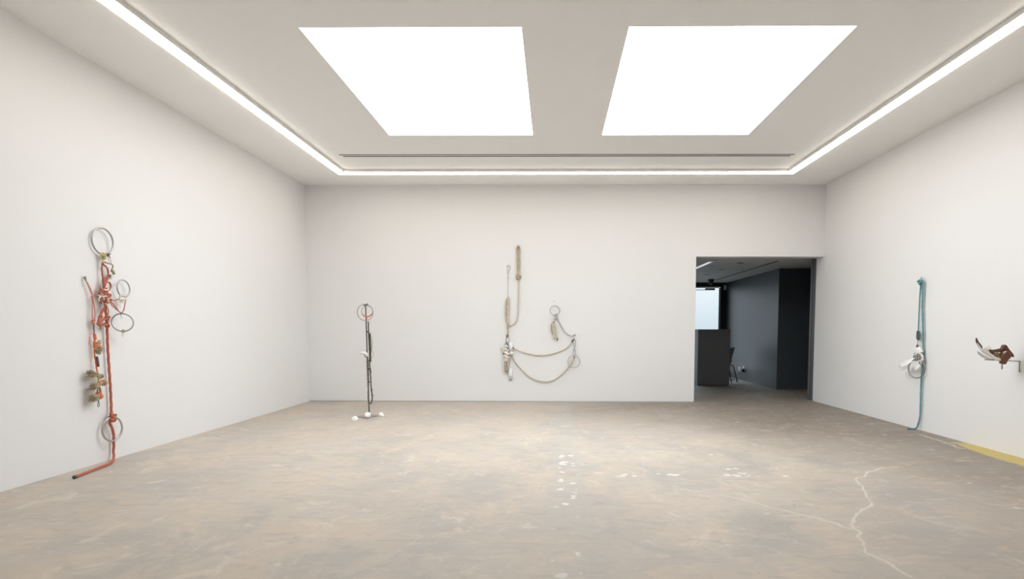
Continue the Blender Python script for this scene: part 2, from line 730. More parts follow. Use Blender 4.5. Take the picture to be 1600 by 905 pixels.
def empty(name, loc, label, cat, group=None):
    o = bpy.data.objects.new(name, None)
    COL.objects.link(o)
    o.location = loc
    o.empty_display_size = .05
    tag(o, label, cat, group)
    return o


def tag(o, label, cat, group=None):
    o['label'] = label
    o['category'] = cat
    if group:
        o['group'] = group
    return o


def struct(name, mb, m, parent=None, smooth=False):
    o = mb.done(name, m, parent, smooth)
    if parent is None:
        o['kind'] = 'structure'
    return o


# ================================================================== the room
T = .2
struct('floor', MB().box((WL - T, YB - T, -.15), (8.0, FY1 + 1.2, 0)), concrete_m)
struct('wall_left', MB().box((WL - T, YB - T, 0), (WL, D + WT, H + .3)), white)
struct('wall_right', MB().box((WR, YB - T, 0), (WR + T, D + WT, H + .3)), white)
struct('wall_front', MB().box((WL, YB - T, 0), (WR, YB, H + .3)), white)
struct('wall_back', MB().box((WL, D, .016), (DX0, D + WT - .01, H + .3)).box((DX0, D, DH), (WR, D + WT - .01, H + .3)), white)
struct('baseboard_back', MB().box((WL, D + .004, 0), (DX0 - .004, D + WT - .012, .016)), seam)
# rear-room side of the partition: grey door lining and header soffit
struct('trim_1', MB().box((WR, D + WT, 0), (WR + .1, D + WT + .13, BC)).box((WR - .012, D + WT + .135, 0), (WR + .09, D + WT + .21, BC)), charcoal2)
struct('trim_2', MB().box((-1.2, D + WT - .008, 0), (DX0 + .0, D + WT + .03, BC)).box((DX0, D + WT - .008, DH), (WR, D + WT + .03, BC)), charcoal2)

# ceiling with two openings for the skylights
SK = [(-2.165, -.274, 5.415, 8.331), (.637, 2.550, 5.415, 8.331)]
cb = MB()
z0, z1 = H, H + .12
xs = [WL, SK[0][0], SK[0][1], SK[1][0], SK[1][1], WR]
cb.box((xs[0], YB, z0), (xs[5], SK[0][2], z1))
cb.box((xs[0], SK[0][3], z0), (xs[5], D, z1))
for a, b in ((0, 1), (2, 3), (4, 5)):
    cb.box((xs[a], SK[0][2], z0), (xs[b], SK[0][3], z1))
struct('ceiling', cb, ceilw)
for i, (a, b, c, d) in enumerate(SK):
    struct('window_%d' % (i + 1), MB().box((a - .04, c - .04, H + .121), (b + .04, d + .04, H + .15)), skym)
    # opal panel sits right on the opening
    w_ = bpy.data.objects['window_%d' % (i + 1)]
    w_.location.z = -.112
    for q in w_.data.vertices:
        q.co.x = min(max(q.co.x, a + .001), b - .001)
        q.co.y = min(max(q.co.y, c + .001), d - .001)
    w_['label'] = 'glowing white ceiling skylight'

# slot air diffuser in the ceiling in front of the back wall
vent = empty('slot_diffuser', (.18, 9.26, H), 'long twin-slot air diffuser let into the ceiling between skylights and far light strip', 'air vent')
vx0, vx1 = -3.15, 3.51
MB().box((vx0, 9.20, H - .004), (vx1, 9.33, H + .01)).done('frame', ceilw, vent, smooth=False)
MB().box((vx0 + .01, 9.208, H - .0055), (vx1 - .01, 9.242, H - .0035)).done('slot', dark, vent, smooth=False)
MB().box((vx0 + .04, 9.283, H - .0055), (vx1 - .04, 9.322, H - .0035)).done('slot', dark, vent, smooth=False)

# surface-mounted light strips on three sides
LX0, LX1, LY = WL + .93, WR - .945, D - .96   # outer edges
LW = .125


def strip(name, a, b, axis, inner, label, marks):
    """axis 0: runs along X at Y range; axis 1: runs along Y at X range"""
    t = empty(name, ((a[0] + b[0])/2, (a[1] + b[1])/2, H), label, 'light strip', 'light strips around the ceiling')
    MB().box((a[0], a[1], H - .044), (b[0], b[1], H - .0005), .003).done('housing', cream, t, smooth=False)
    i = .004
    ox, oy = (i, 0) if axis == 1 else (0, i)
    MB().box((a[0] + ox, a[1] + oy, H - .056), (b[0] - ox, b[1] - oy, H - .0441), .003).done('diffuser', ledm, t, smooth=False)
    for q in marks:
        if axis == 0:
            MB().box((q - .05, a[1] - .004, H - .05), (q - .03, a[1] + .02, H - .036), .001).box((q + .03, a[1] - .004, H - .05), (q + .05, a[1] + .02, H - .036), .001).done('clip', cream, t, smooth=False)
        else:
            x = a[0] if inner < 0 else b[0]
            MB().box((x - .02, q - .05, H - .05), (x + .004 if inner > 0 else x + .0, q - .03, H - .036)).box((x - .02, q + .03, H - .05), (x + .004 if inner > 0 else x, q + .05, H - .036)).done('clip', cream, t, smooth=False) if inner > 0 else \
                MB().box((x - .004, q - .05, H - .05), (x + .02, q - .03, H - .036)).box((x - .004, q + .03, H - .05), (x + .02, q + .05, H - .036)).done('clip', cream, t, smooth=False)
    return t


strip('light_strip', (LX0 + LW + .002, LY - LW, 0), (LX1 - LW - .002, LY, 0), 0, 0, 'white linear light strip on the ceiling parallel to the back wall',
      [F(x, 268, H)[0] if False else on(1, LY - LW, x, 268)[0] for x in (627, 727, 828, 929, 1030, 1132)])
strip('light_strip', (LX0, YB + .9, 0), (LX0 + LW, LY, 0), 1, 1, 'white linear light strip on the ceiling along the left wall',
      [on(0, LX0 + LW, x, y)[1] for x, y in ((305, 103), (407, 178), (480, 231))])
strip('light_strip', (LX1 - LW, YB + .9, 0), (LX1, LY, 0), 1, -1, 'white linear light strip on the ceiling along the right wall',
      [on(0, LX1 - LW, x, y)[1] for x, y in ((1291, 231), (1373, 177), (1490, 99))])

# ================================================================== rear room seen through the opening
struct('wall_rear_side', MB().box((FX, FY0, 0), (7.2, FY1 + .2, BC + .2)), charcoal)
struct('wall_rear_far_right', MB().box((7.2, D + WT + .03, 0), (7.4, FY1 + .2, BC + .2)), charcoal)
struct('wall_rear_left', MB().box((-1.4, D + WT + .03, 0), (-1.2, FY1 + .2, BC + .2)), charcoal)
struct('wall_rear_return', MB().box((WR + .1, D + WT - .3, 0), (7.4, D + WT + .03, BC + .2)), charcoal)
struct('ceiling_rear', MB().box((-1.2, D + WT + .031, BC), (7.2, FY1 + .1, BC + .15)), greyceil)
# glazed shop front
t = struct('window_3', MB().box((-1.2, FY1, BC - .125), (FX, FY1 + .08, BC)).box((4.747, FY1, 0), (FX, FY1 + .08, BC - .125))
           .box((3.35, FY1, 0), (3.43, FY1 + .08, BC - .125)).box((1.2, FY1, 0), (1.28, FY1 + .08, BC - .125)).box((-1.2, FY1, 0), (-1.1, FY1 + .08, BC - .125))
           .box((-1.1, FY1, 0), (3.35, FY1 + .08, .1)), mat('black_frame', (.012, .012, .014), .4))
MB().box((-1.1, FY1 + .03, .1), (3.35, FY1 + .042, BC - .125)).done('window_pane', glassm, t, False)
dr = struct('door_1', MB().box((3.45, FY1 + .02, .01), (3.49, FY1 + .06, 2.5)).box((4.715, FY1 + .02, .01), (4.74, FY1 + .06, 2.5))
            .box((3.49, FY1 + .02, 2.495), (4.715, FY1 + .06, 2.512)).box((3.49, FY1 + .02, .01), (4.715, FY1 + .06, .10)), MATS['black_frame'])
MB().box((3.49, FY1 + .034, .10), (4.715, FY1 + .046, 2.495)).done('door_pane', glassm, dr, False)
# door closer
dc = empty('door_closer', (4.5, FY1 - .02, 2.45), 'grey door closer at the head of the far glass door', 'door closer')
p0, p1 = on(1, FY1 - .03, 1102, 453.6), on(1, FY1 - .03, 1117, 450.5)
MB().box((p0.x, FY1 - .05, p0.z), (p1.x, FY1 + .019, p1.z), .006).done('body', galv, dc)
MB().box((p0.x - .62, FY1 - .035, p0.z + .0), (p0.x + .05, FY1 - .022, p0.z + .018)).box((p0.x - .62, FY1 - .035, p0.z), (p0.x - .6, FY1 + .019, p0.z + .018)).done('arm', galv, dc, False)
# sensor on the frame
so = on(1, FY1 - .03, 1133, 449)
tag(MB().box((so.x - .035, FY1 - .05, so.z - .075), (so.x + .035, FY1, so.z + .06), .012).done('door_sensor', mat('pale_plastic', (.55, .56, .57), .4), smooth=True),
    'small pale motion sensor on the black frame right of the glass door', 'sensor')
# security dome camera
cz = on(2, BC, 1111, 443)
cx, cy = on(1, 16.6, 1111, 440).x, 16.6
dcam = empty('dome_camera', (cx, cy, BC), 'black security dome camera hanging from the grey ceiling near the glass door', 'security camera')


def lathe(prof, c, seg=24):
    mb = MB()
    v = []
    for r, z in prof:
        for k in range(seg):
            a = 2*math.pi*k/seg
            v.append(Vector((c[0] + r*math.cos(a), c[1] + r*math.sin(a), c[2] + z)))
    f = []
    n = len(prof)
    for i in range(n - 1):
        for k in range(seg):
            f.append((i*seg + k, i*seg + (k + 1) % seg, (i + 1)*seg + (k + 1) % seg, (i + 1)*seg + k))
    f.append(tuple(range(seg)))
    f.append(tuple((n - 1)*seg + k for k in reversed(range(seg))))
    mb.add(v, f)
    return mb


lathe([(.085, 0), (.085, -.03), (.075, -.045), (.07, -.05)], (cx, cy, BC)).done('housing', blackp, dcam)
dome_ = lathe([(.066, -.05), (.062, -.08), (.05, -.11), (.028, -.13), (.005, -.137)], (cx, cy, BC)).done('dome', mat('smoked_dome', (.05, .05, .055), .08), dcam)
lathe([(.02, -.128), (.024, -.133), (.020, -.141), (.004, -.143)], (cx, cy - .02, BC - .002)).done('lens', mat('lens_glint', (.6, .6, .62), .15, .6), dome_)
# recessed downlights
for lab, (x, y) in (('round recessed downlight in the grey ceiling, nearest the gallery opening', (1156.7, 411)),
                    ('round recessed downlight in the grey ceiling, middle of three', (1127.5, 421.5)),
                    ('round recessed downlight in the grey ceiling, farthest of three', (1104, 429))):
    q = on(2, BC, x, y)
    dl = empty('downlight', (q.x, q.y, BC), lab, 'downlight', 'downlights in the rear ceiling')
    lathe([(.078, 0), (.078, -.004), (.062, -.006), (.06, -.001)], (q.x, q.y, BC)).done('trim_ring', mat('grey_metal_trim', (.16, .16, .16), .5), dl)
    lathe([(.06, -.001), (.058, -.0045), (.004, -.0045)], (q.x, q.y, BC)).done('baffle', blackp, dl)
# linear light in the rear ceiling
qa, qb = on(2, BC, 1114, 407), on(2, BC, 1088, 419)
ll = empty('linear_light', (qa.x, (qa.y + qb.y)/2, BC), 'slim linear ceiling light in the grey rear ceiling, by the left side of the opening', 'ceiling light')
xx = (qa.x + qb.x)/2
MB().box((xx - .075, qa.y, BC - .006), (xx - .035, qb.y + .9, BC)).box((xx + .035, qa.y, BC - .006), (xx + .075, qb.y + .9, BC)).box((xx - .035, qa.y, BC - .006), (xx + .035, qa.y + .25, BC)).done('housing', blackp, ll, False)
MB().box((xx - .034, qa.y + .25, BC - .005), (xx + .034, qb.y + .9, BC)).done('diffuser', tubem, ll, False)
# ceiling slot
q1, q2 = on(2, BC, 1116, 437.7), on(2, BC, 1219, 408)
tag(MB().box((4.34, q2.y, BC - .004), (4.385, q1.y, BC + .001)).done('slot_diffuser', dark, smooth=False),
    'thin dark linear slot running back along the grey rear ceiling', 'air vent')

# reception desk
dk = empty('reception_desk', (3.78, 14.55, 0), 'dark grey boxy reception desk standing in the rear room behind the opening', 'desk')
DXa, DXb, DYa = 3.395, 4.145, 14.56
MB().box((DXa, DYa, .012), (DXb, DYa + .04, 1.318), .002).done('end_panel', deskm, dk, False)
MB().box((DXa, DYa + .04, .012), (DXa + .04, DYa + .6, 1.318), .002).done('front_panel', mat('lighter_desk_panel', (.19, .195, .205), .5), dk, False)
MB().box((DXa + .04, DYa + .04, .72), (DXb, DYa + .6, .75)).done('worktop', deskm, dk, False)
MB().box((DXa + .04, DYa + .04, 1.28), (DXa + .34, DYa + .6, 1.316)).done('counter_top', deskm, dk, False)
MB().box((DXa, DYa + .6, .012), (DXb, DYa + .64, 1.318), .002).done('end_panel', deskm, dk, False)
MB().box((DXa + .015, DYa + .012, 0), (DXb - .015, DYa + .62, .0118)).done('plinth', blackp, dk, False)

# task chair behind the desk
ft = on(2, 0, 1153.5, 597.5)
cx, cy = ft.x - .37, ft.y + .12
ch = empty('shell_chair', (cx, cy, 0), 'grey plastic shell chair with black bent legs behind the reception desk', 'chair')


def shell(name, rows, th=.008):
    v, f = [], []
    n = len(rows[0])
    for off in (0, 1):
        for r in rows:
            for p in r:
                v.append(Vector(p) + (Vector((th, 0, -th*.3)) if off else Vector((0, 0, 0))))
    m_ = len(rows)
    k = n*m_
    for o in (0, k):
        for i in range(m_ - 1):
            for j in range(n - 1):
                f.append((o + i*n + j, o + i*n + j + 1, o + (i + 1)*n + j + 1, o + (i + 1)*n + j))
    for i in range(m_ - 1):
        f.append((i*n, (i + 1)*n, k + (i + 1)*n, k + i*n))
        f.append((i*n + n - 1, (i + 1)*n + n - 1, k + (i + 1)*n + n - 1, k + i*n + n - 1))
    for j in range(n - 1):
        f.append((j, j + 1, k + j + 1, k + j))
        f.append(((m_ - 1)*n + j, (m_ - 1)*n + j + 1, k + (m_ - 1)*n + j + 1, k + (m_ - 1)*n + j))
    return mk(name, v, f, chairp, ch, True)


ys = [-.22, -.16, -.08, 0, .08, .16, .22]
shell('seat', [[(cx + x, cy + y, .445 + .09*abs(y/.22)**3 - .012*math.cos(y*6) + dz) for y in ys] for x, dz in ((-.24, .0), (-.12, .0), (0, -.005), (.1, .0), (.17, .02))], .006)
shell('backrest', [[(cx + x - .07*abs(y/.22)**2, cy + y*w_, z) for y in ys] for x, z, w_ in ((.17, .465, 1.), (.20, .52, .95), (.215, .60, .85), (.235, .70, .92), (.265, .80, 1.), (.29, .875, .96))])
for sx_ in (-1, 1):
    for sy_ in (-1, 1):
        tx, ty = cx + sx_*.31, cy + sy_*.20
        MB().tube([(cx + sx_*.03, cy + sy_*.10, .425), (cx + sx_*.17, cy + sy_*.15, .42), (cx + sx_*.225, cy + sy_*.17, .37), (tx, ty, .03)], .013, smooth=5).blob((tx, ty, .016), .022, .02, .016, 0, 0, 2).done('leg', blackp, ch)

ch.rotation_euler.z = math.radians(-36)

# wall outlets, with a plug and a cord
for i, ((x, y), lab) in enumerate((((1155.8, 577), 'white wall outlet on the dark side wall, left of the one with the plug'),
                                   ((1162.3, 576), 'white wall outlet on the dark side wall with a black plug in it'))):
    q = on(0, FX, x, y)
    ou = empty('wall_outlet', (FX, q.y, q.z), lab, 'outlet', 'outlets behind the desk')
    cp_ = MB().box((FX - .008, q.y - .075, q.z - .06), (FX, q.y + .075, q.z + .06), .003).done('cover_plate', mat('white_plastic', (.8, .8, .8), .35), ou)
    MB().box((FX - .011, q.y - .03, q.z + .01), (FX - .007, q.y + .03, q.z + .04), .001).box((FX - .011, q.y - .03, q.z - .04), (FX - .007, q.y + .03, q.z - .01), .001).done('socket', MATS['white_plastic'], cp_)
    if i == 1:
        pg = empty('power_cord', (FX - .03, q.y, 0), 'black plug and cord hanging from the dark side wall down to the floor', 'cord')
        MB().box((FX - .06, q.y - .05, q.z - .09), (FX - .0115, q.y + .05, q.z - .0), .01).done('plug', blackp, pg)
        MB().tube([(FX - .05, q.y, q.z - .085), (FX - .10, q.y + .25, q.z - .16), (FX - .10, q.y + .5, q.z - .24), (FX - .09, q.y + .5, .03), (FX - .16, q.y + .3, .008),
                   (FX - .3, q.y + .1, .008), (4.5, 16.6, .008), (4.1, 16.5, .008)], .009, smooth=6).done('cord', blackp, pg)

# ================================================================== LEFT WALL: rust-red rope sculpture
NL = Vector((1, 0, 0))
la = L(170, 600, 0)
A = empty('rope_sculpture', (WL, la.y, 0), 'red rope wall sculpture with steel rings and grass bundles on the left wall', 'sculpture')
# big rings
tow = Vector((.58, -.81, 0))
MB().ring(L(160.3, 377.2, .035), (.995, -.09, 0), .127, .0085).done('ring', steel, A, label='large steel ring at the top')
MB().ring(L(193, 451, .05), (.99, -.05, .05), .086, .007).done('ring', steel, A, label='small steel ring held out on the right arm')
MB().ring(L(191.6, 504, .10), (.62, -.74, .25), .091, .0075).done('ring', steel, A, label='steel ring hanging tilted on the right')
MB().ring(L(175.6, 670.5, .06), (.99, -.12, 0), .118, .0095).done('ring', steel, A, label='steel ring knotted in near the floor')
# main rope
main = [L(164, 455, .04), L(164.4, 478, .04), L(166.5, 496, .04), L(167.3, 509, .035), L(168, 536, .035), L(169.4, 560, .035), L(171.5, 590, .035), L(173, 615, .035),
        L(174, 640, .035), L(175, 651, .05), L(171.5, 659, .06), L(174, 667, .05), L(177, 676, .04), L(177.8, 693, .035), L(177.4, 706, .035),
        F(177.4, 718, .018), F(172, 723.5, .016), F(160, 729, .016), F(140, 736.5, .016), F(116.8, 745.5, .016)]
MB().rope(main, .0115).done('rope', rope_red, A)
MB().knot(L(175.5, 651, .06), NL, .034, .013).knot(L(176, 655, .07), NL, .024, .012, 1.1).done('knot', rope_red, A)
MB().tube([F(118.5, 744.8, .016), F(115.6, 746, .016)], .0165, smooth=1).done('rope_end', darksteel, A)
# upper red loops
MB().rope([L(160.5, 411, .04), L(159.2, 418, .04), L(160, 430, .04), L(161, 440, .04), L(162, 452, .04)], .0068).rope(
    [L(159.6, 412, .05), L(163.5, 415, .05), L(168, 420, .05), L(169, 427, .045), L(167.6, 436, .045), L(165, 443, .045), L(162.5, 453, .045)], .0075).done('rope_loop', rope_red2, A)
MB().rope([L(162, 448, .06), L(165, 438, .06), L(164.6, 434, .06), L(162.6, 440, .06), L(163, 446, .06)], .006).rope(
    [L(163, 445, .06), L(167.5, 441, .06), L(172.5, 443, .06), L(173, 449, .06), L(170, 453, .06), L(166.5, 450, .06)], .0075).done('rope_loop', rope_red2, A)
MB().blob(L(170.3, 446.5, .05), .004, .022, .018, .1, 3).done('shell', bone, A)
# ochre tie and twig
MB().blob(L(161.5, 398.5, .05), .02, .03, .022, .4, 5).coil(L(162.5, 396, .05), L(162.8, 405, .05), .014, .005, 5).rope([L(163, 402, .05), L(161.5, 408, .05), L(161, 412, .05)], .010).done('twine_binding', yellowc, A)
MB().blob(L(161.6, 408, .06), .011, .013, .012, .2, 2).blob(L(174, 412, .06), .011, .012, .014, .2, 4).done('bead', bead, A)
tw = MB().tube([L(162, 408.5, .06), L(167, 411, .07), L(172, 412.5, .07), L(175.5, 413.5, .06), L(176.2, 418, .06), L(174, 423.5, .06), L(177, 426, .06), L(179.5, 428, .05)], .006, smooth=3)
for (x, y) in ((180, 424), (181, 429), (178, 431), (176, 429), (172, 425)):
    tw.tube([L(174.5, 423.5, .06), L((174.5 + x)/2 + .4, (423.5 + y)/2 - .8, .075), L(x, y, .06)], .005, smooth=2, taper=lambda t: 1.3 - t)
tw.done('twig', olive, A)
tw = MB()
for k, (x, y) in enumerate(((165, 396), (171, 395.5), (174, 396.5), (172, 399), (166, 400), (169, 402), (173, 403))):
    tw.tube([L(168.5, 398, .05), L((168.5 + x)/2, (398 + y)/2 + .4, .07), L(x, y, .05)], .0045, smooth=2, taper=lambda t: 1.4 - t)
tw.blob(L(168.4, 398.5, .05), .014, .018, .014, .4, 8)
tw.done('twig', plum, A)
MB().tube([L(168.7, 401, .05), L(170.5, 410, .05)], .0025, smooth=1).tube([L(171, 402, .05), L(174, 410, .05)], .0025, smooth=1).done('thread', pinkcord, A)
MB().slab([L(168, 429, .04), L(174, 428, .04), L(177, 434, .04), L(174.5, 437, .04), L(170, 436, .04)], .006, NL, .002).done('vinyl_tag', clearp, A)
MB().blob(L(172, 431.5, .05), .008, .012, .018, .2, 4).done('stone', slate, A)
# central knot mass
km = MB()
for (x, y, s_, r_, q) in ((161, 456, .035, .011, .2), (165, 460, .04, .011, 1.), (168, 462, .032, .010, 2.), (166, 468, .034, .011, .6), (169.5, 468, .026, .010, 1.7), (158, 458.5, .028, .010, 2.4)):
    km.knot(L(x, y, .055), NL, s_, r_, q)
km.blob(L(165, 461, .035), .018, .05, .05, .3, 3)
km.done('knot', rope_red2, A)
MB().tube([L(162, 452, .08), L(165, 453.8, .085), L(169.5, 451.5, .08)], .006).tube([L(153.5, 461, .08), L(158.5, 463, .09), L(167, 463, .09)], .0055).tube([L(157, 463, .09), L(154.6, 467, .09), L(155.3, 471, .09)], .0055).tube(
    [L(161.5, 463, .09), L(162.6, 470, .09)], .005).tube([L(164, 474.5, .08), L(168, 476, .08), L(172, 475.5, .08)], .006).tube([L(169, 466, .08), L(173, 467, .08)], .004).done('bone_piece', bone, A)
MB().blob(L(157.6, 470.8, .075), .012, .016, .03, .15, 6).done('seed_pod', mat('brown_pod', (.32, .13, .07), .6, var=.2), A)
MB().blob(L(168.6, 470, .09), .012, .011, .026, .1, 9).done('shell', mat('pink_shell', (.72, .48, .38), .5), A)
MB().blob(L(152.5, 462.5, .05), .012, .022, .018, .5, 11).blob(L(158.5, 460, .075), .010, .022, .010, .4, 12).done('lichen', mat('grey_lichen', (.35, .33, .27), .9, var=.3, scale=80), A)
# left arm
MB().tube([L(152, 463, .05), L(147, 463.4, .05), L(142, 463.6, .05)], .0045).tube([L(134.5, 439, .03), L(139, 450, .035), L(143.8, 461.5, .04), L(144.5, 468, .04), L(144.2, 485, .04), L(144.6, 499, .04)], .0042).tube(
    [L(135.5, 440, .03), L(141, 450, .035), L(144.4, 461.5, .04), L(147.2, 480, .04), L(148.4, 492, .04), L(146.8, 502, .04)], .0042).done('cord', pinkcord, A)
MB().blob(L(132.6, 433.8, .02), .012, .011, .011, .3, 3).tube([L(132.8, 434.5, .03), L(134, 438.5, .03), L(136.5, 444, .035)], .005).ring(L(133.5, 437, .03), NL, .010, .003, 16).done('swivel_hook', brass, A)
MB().knot(L(145.6, 501, .045), NL, .018, .005).knot(L(145.4, 504.5, .045), NL, .014, .0045, 1).done('knot', pinkcord, A)
MB().rope([L(146, 506, .04), L(147, 516, .04), L(147.4, 523, .04)], .0055).rope([L(151.5, 557, .055), L(152.5, 565, .055), L(154, 573, .055)], .0105).done('wrapped_cord', plum, A)
MB().tube([L(148, 521.5, .04), L(144.5, 520.3, .05), L(141.2, 523, .05), L(139.4, 530, .045), L(138.7, 538.5, .04)], .003).done('twine_tail', pinkcord, A)
MB().coil(L(147.8, 522, .04), L(148.8, 531, .04), .0095, .0055, 5).coil(L(147.8, 534, .04), L(147.8, 543, .04), .009, .0055, 5).rope([L(147.5, 522, .04), L(148.3, 532, .04), L(147.6, 544, .04), L(148, 556, .04), L(149.6, 566, .04), L(151, 576, .04), L(152.4, 583, .045), L(154, 592, .05), L(153, 606, .045), L(152, 616, .045)], .0065).tube(
    [L(148, 541, .06), L(153, 539.5, .08), L(157, 540.3, .08)], .007).tube([L(148, 543, .06), L(154, 541.5, .08)], .006).done('twine_binding', orange, A)
# grass bundles
gb = MB().brush(L(151, 545, .06), L(157.5, 549, .075), .030, 120, 3).brush(L(152, 545, .06), L(154.5, 553.5, .07), .018, 60, 4).brush(L(151.5, 541, .06), L(155, 533.5, .06), .018, 40, 5)
gb.done('grass_bundle', straw, A)
MB().tube([L(152, 540, .07), L(157, 531.5, .1), L(161, 535, .09), L(160.5, 541, .08), L(157, 542, .08)], .002, smooth=4).tube([L(155, 545, .08), L(163, 549, .1), L(160, 552, .08)], .002, smooth=4).done('wire_curl', straw, A)
for i, (a, b, w_, n_) in enumerate((((150.5, 586, .05), (138.8, 583.5, .07), .033, 150), ((154, 600, .06), (144.2, 605.5, .08), .033, 150), ((158, 599, .06), (166.2, 598, .075), .030, 140), ((153.5, 618, .06), (143.2, 623.5, .08), .036, 160))):
    MB().brush(L(*a), L(*b), w_, n_, 10 + i).done('grass_bundle', straw, A)
MB().coil(L(151, 583.5, .055), L(156, 591, .055), .014, .004, 4).rope([L(151.5, 584, .06), L(154, 590, .06), L(154.2, 600, .06)], .006).coil(L(153, 599, .065), L(156, 601, .065), .019, .004, 3).done('twine_binding', yellowc, A)
MB().coil(L(156, 599, .065), L(158.5, 599, .065), .018, .005, 3).coil(L(153, 615, .065), L(157.5, 621, .065), .021, .006, 5).knot(L(154.5, 616, .075), NL, .022, .006).done('twine_binding', mat('coral_twine', (.78, .23, .13), .8, var=.15), A)
MB().blob(L(158, 588, .06), .018, .030, .024, .35, 21).done('stone', slate, A)
MB().rope([L(156, 605, .07), L(157, 612, .075), L(158.5, 618, .07)], .009).done('cord', mat('grey_cord', (.25, .24, .25), .8, var=.2), A)
MB().tube([L(154, 625, .06), L(154.6, 629, .06), L(155.4, 633.5, .06), L(153.9, 636, .06), L(152.6, 633.5, .06), L(153.4, 629, .06)], .004, closed=True).blob(L(154, 625.5, .06), .007, .010, .012, 0, 1, 2).done('carabiner', galv, A)
MB().tube([L(157, 592, .06), L(158.3, 597, .06)], .004, smooth=1).blob(L(156, 603.3, .07), .008, .010, .006, .1).done('bone_piece', bone, A)
# right arm cords
MB().tube([L(171.5, 467, .05), L(175, 469.2, .05), L(180, 469.3, .05), L(186, 467, .055)], .0045).tube([L(171.5, 470, .05), L(174, 476, .06), L(180, 482, .07), L(185.5, 486.5, .08)], .0045).tube(
    [L(172.5, 470, .05), L(178, 477, .065), L(183, 483, .075), L(187, 488, .09), L(190.5, 488.6, .10)], .0045).tube([L(196, 470, .06), L(194.8, 477, .07), L(193.6, 484, .08), L(190.5, 488.6, .10)], .005).done('cord', rope_red2, A)
MB().blob(L(190.8, 467.5, .065), .018, .040, .017, .5, 8).blob(L(191, 472, .065), .014, .030, .010, .5, 9).blob(L(188, 462.5, .06), .010, .012, .014, .3, 2).tube([L(186, 469, .07), L(192, 467, .08), L(199, 469, .07)], .006).done('bone_piece', bone, A)
MB().blob(L(190.5, 489, .10), .010, .014, .008, .1).ring(L(190.6, 491, .10), tow, .014, .004, 20).ring(L(192.6, 517.6, .10), tow, .013, .004, 20).done('shackle', galv, A)
MB().slab([L(189.6, 491, .11), L(193, 492, .11), L(192.6, 496.5, .11), L(190, 496.8, .11)], .008, NL, .002).slab([L(190, 520, .10), L(195.6, 519.5, .10), L(196, 525.5, .10), L(191.5, 526.5, .10)], .008, NL, .002).done('shell', shellw, A)
# hanging loops below the knot
for pts in ([(164.8, 476), (159, 485), (156.6, 490), (157, 494)], [(165, 476), (161, 484), (158.2, 490), (157.6, 494.5)], [(165.2, 477), (163, 484), (159.5, 490), (158, 495)], [(166, 477), (168.8, 483), (169.6, 488), (167.5, 494.5)]):
    MB().tube([L(x, y, .06) for x, y in pts], .0042, smooth=4).done('cord', rope_red, A)
MB().knot(L(156.8, 495.3, .065), NL, .019, .0065).knot(L(167.2, 496.5, .055), NL, .026, .009).knot(L(167, 507.4, .055), NL, .026, .009, 1.).done('knot', rope_red, A)
MB().rope([L(167, 497, .055), L(162, 499.5, .07), L(157, 501, .075), L(153.8, 503.5, .075), L(152.7, 506, .075), L(155.8, 508.4, .075), L(159, 507.6, .075), L(162.5, 507.8, .07), L(167, 507.4, .055)], .0098).rope(
    [L(156, 497, .07), L(154.5, 503, .08), L(156.6, 508, .075)], .012).done('rope_loop', rope_red, A)
MB().tube([L(157.2, 509, .07), L(156, 512, .07), L(156.6, 515, .07), L(157.6, 512, .07)], .004, closed=True).done('carabiner', galv, A)

# ================================================================== STAND SCULPTURE near the back wall
SY = F(577, 652).y


def Sp(x, y, dy=0.):
    return on(1, SY + dy, x, y)


base = F(577, 652)
ST = empty('display_stand', (base.x, base.y, 0), 'slim dark steel pole on a square floor plate, left of centre before the back wall', 'stand')
pp = [F(556.8, 652.5), F(576.5, 648), F(591.4, 650.4), F(574.5, 654.8)]
MB().slab([Vector((p.x, p.y, .006)) for p in pp], .012, (0, 0, 1), .002).done('base_plate', platem, ST, False)
top = Sp(571.2, 477)
MB().tube([(base.x, base.y, .01), (base.x*.5 + top.x*.5, base.y, top.z*.5), top], .0095, smooth=4).done('pole', darksteel, ST)
MB().tube([Sp(567.5, 475.5, -.02), Sp(570, 477.3, -.03), Sp(572, 477, -.03), Sp(574.3, 474.8, -.02)], .011).tube([Sp(568, 476), Sp(574, 477)], .009, smooth=1).done('hook', darksteel, ST)
for (x, y) in ((573.6, 518.2), (576.7, 576.5)):
    MB().tube([Sp(x - .8, y), Sp(x + 1.4, y)], .012, smooth=1).done('clamp', darksteel, ST)

HA = empty('ring_and_rope_piece', Sp(572, 480, -.03), 'black looped rope with rings hanging on the slim steel stand', 'sculpture')
MB().ring(Sp(570.6, 488.3, -.03), (.62, -.78, 0), .119, .0065).done('ring', mat('dull_ring', (.38, .37, .35), .4, .8), HA)
hc = Sp(573.5, 486.5, -.05)
rg_ = MB().ring(hc, (.30, -.95, 0), .078, .0045, 40).done('ring', galv, HA, label='smaller thin ring inside the large one')
# orange sleeve on lower half of the small ring
MB().ring(hc, (.30, -.95, 0), .078, .0105, 24, math.pi*.66, math.pi*1.34).done('orange_sleeve', mat('orange_tube', (.72, .18, .06), .6, var=.2), rg_)
th_ = MB()
for (x, y0_, y1_) in ((567.5, 494, 503.5), (579.3, 493, 506.5), (575, 496, 503), (577, 495, 501)):
    th_.tube([Sp(x, y0_, -.05), Sp(x + .4, (y0_ + y1_)/2, -.06), Sp(x - .2, y1_, -.05)], .0016, smooth=2)
th_.done('thread', mat('pale_thread', (.66, .55, .5), .8), HA)
MB().blob(Sp(575, 501.2, -.045), .018, .015, .022, .4, 3).blob(Sp(573.6, 497.5, -.045), .010, .01, .014, .3, 5).done('shell', mat('greyish_shell', (.6, .57, .53), .6, var=.2), HA)
gl = mat('dark_olive_rope', (.095, .09, .07), .85, var=.4, scale=80, bump=.5)
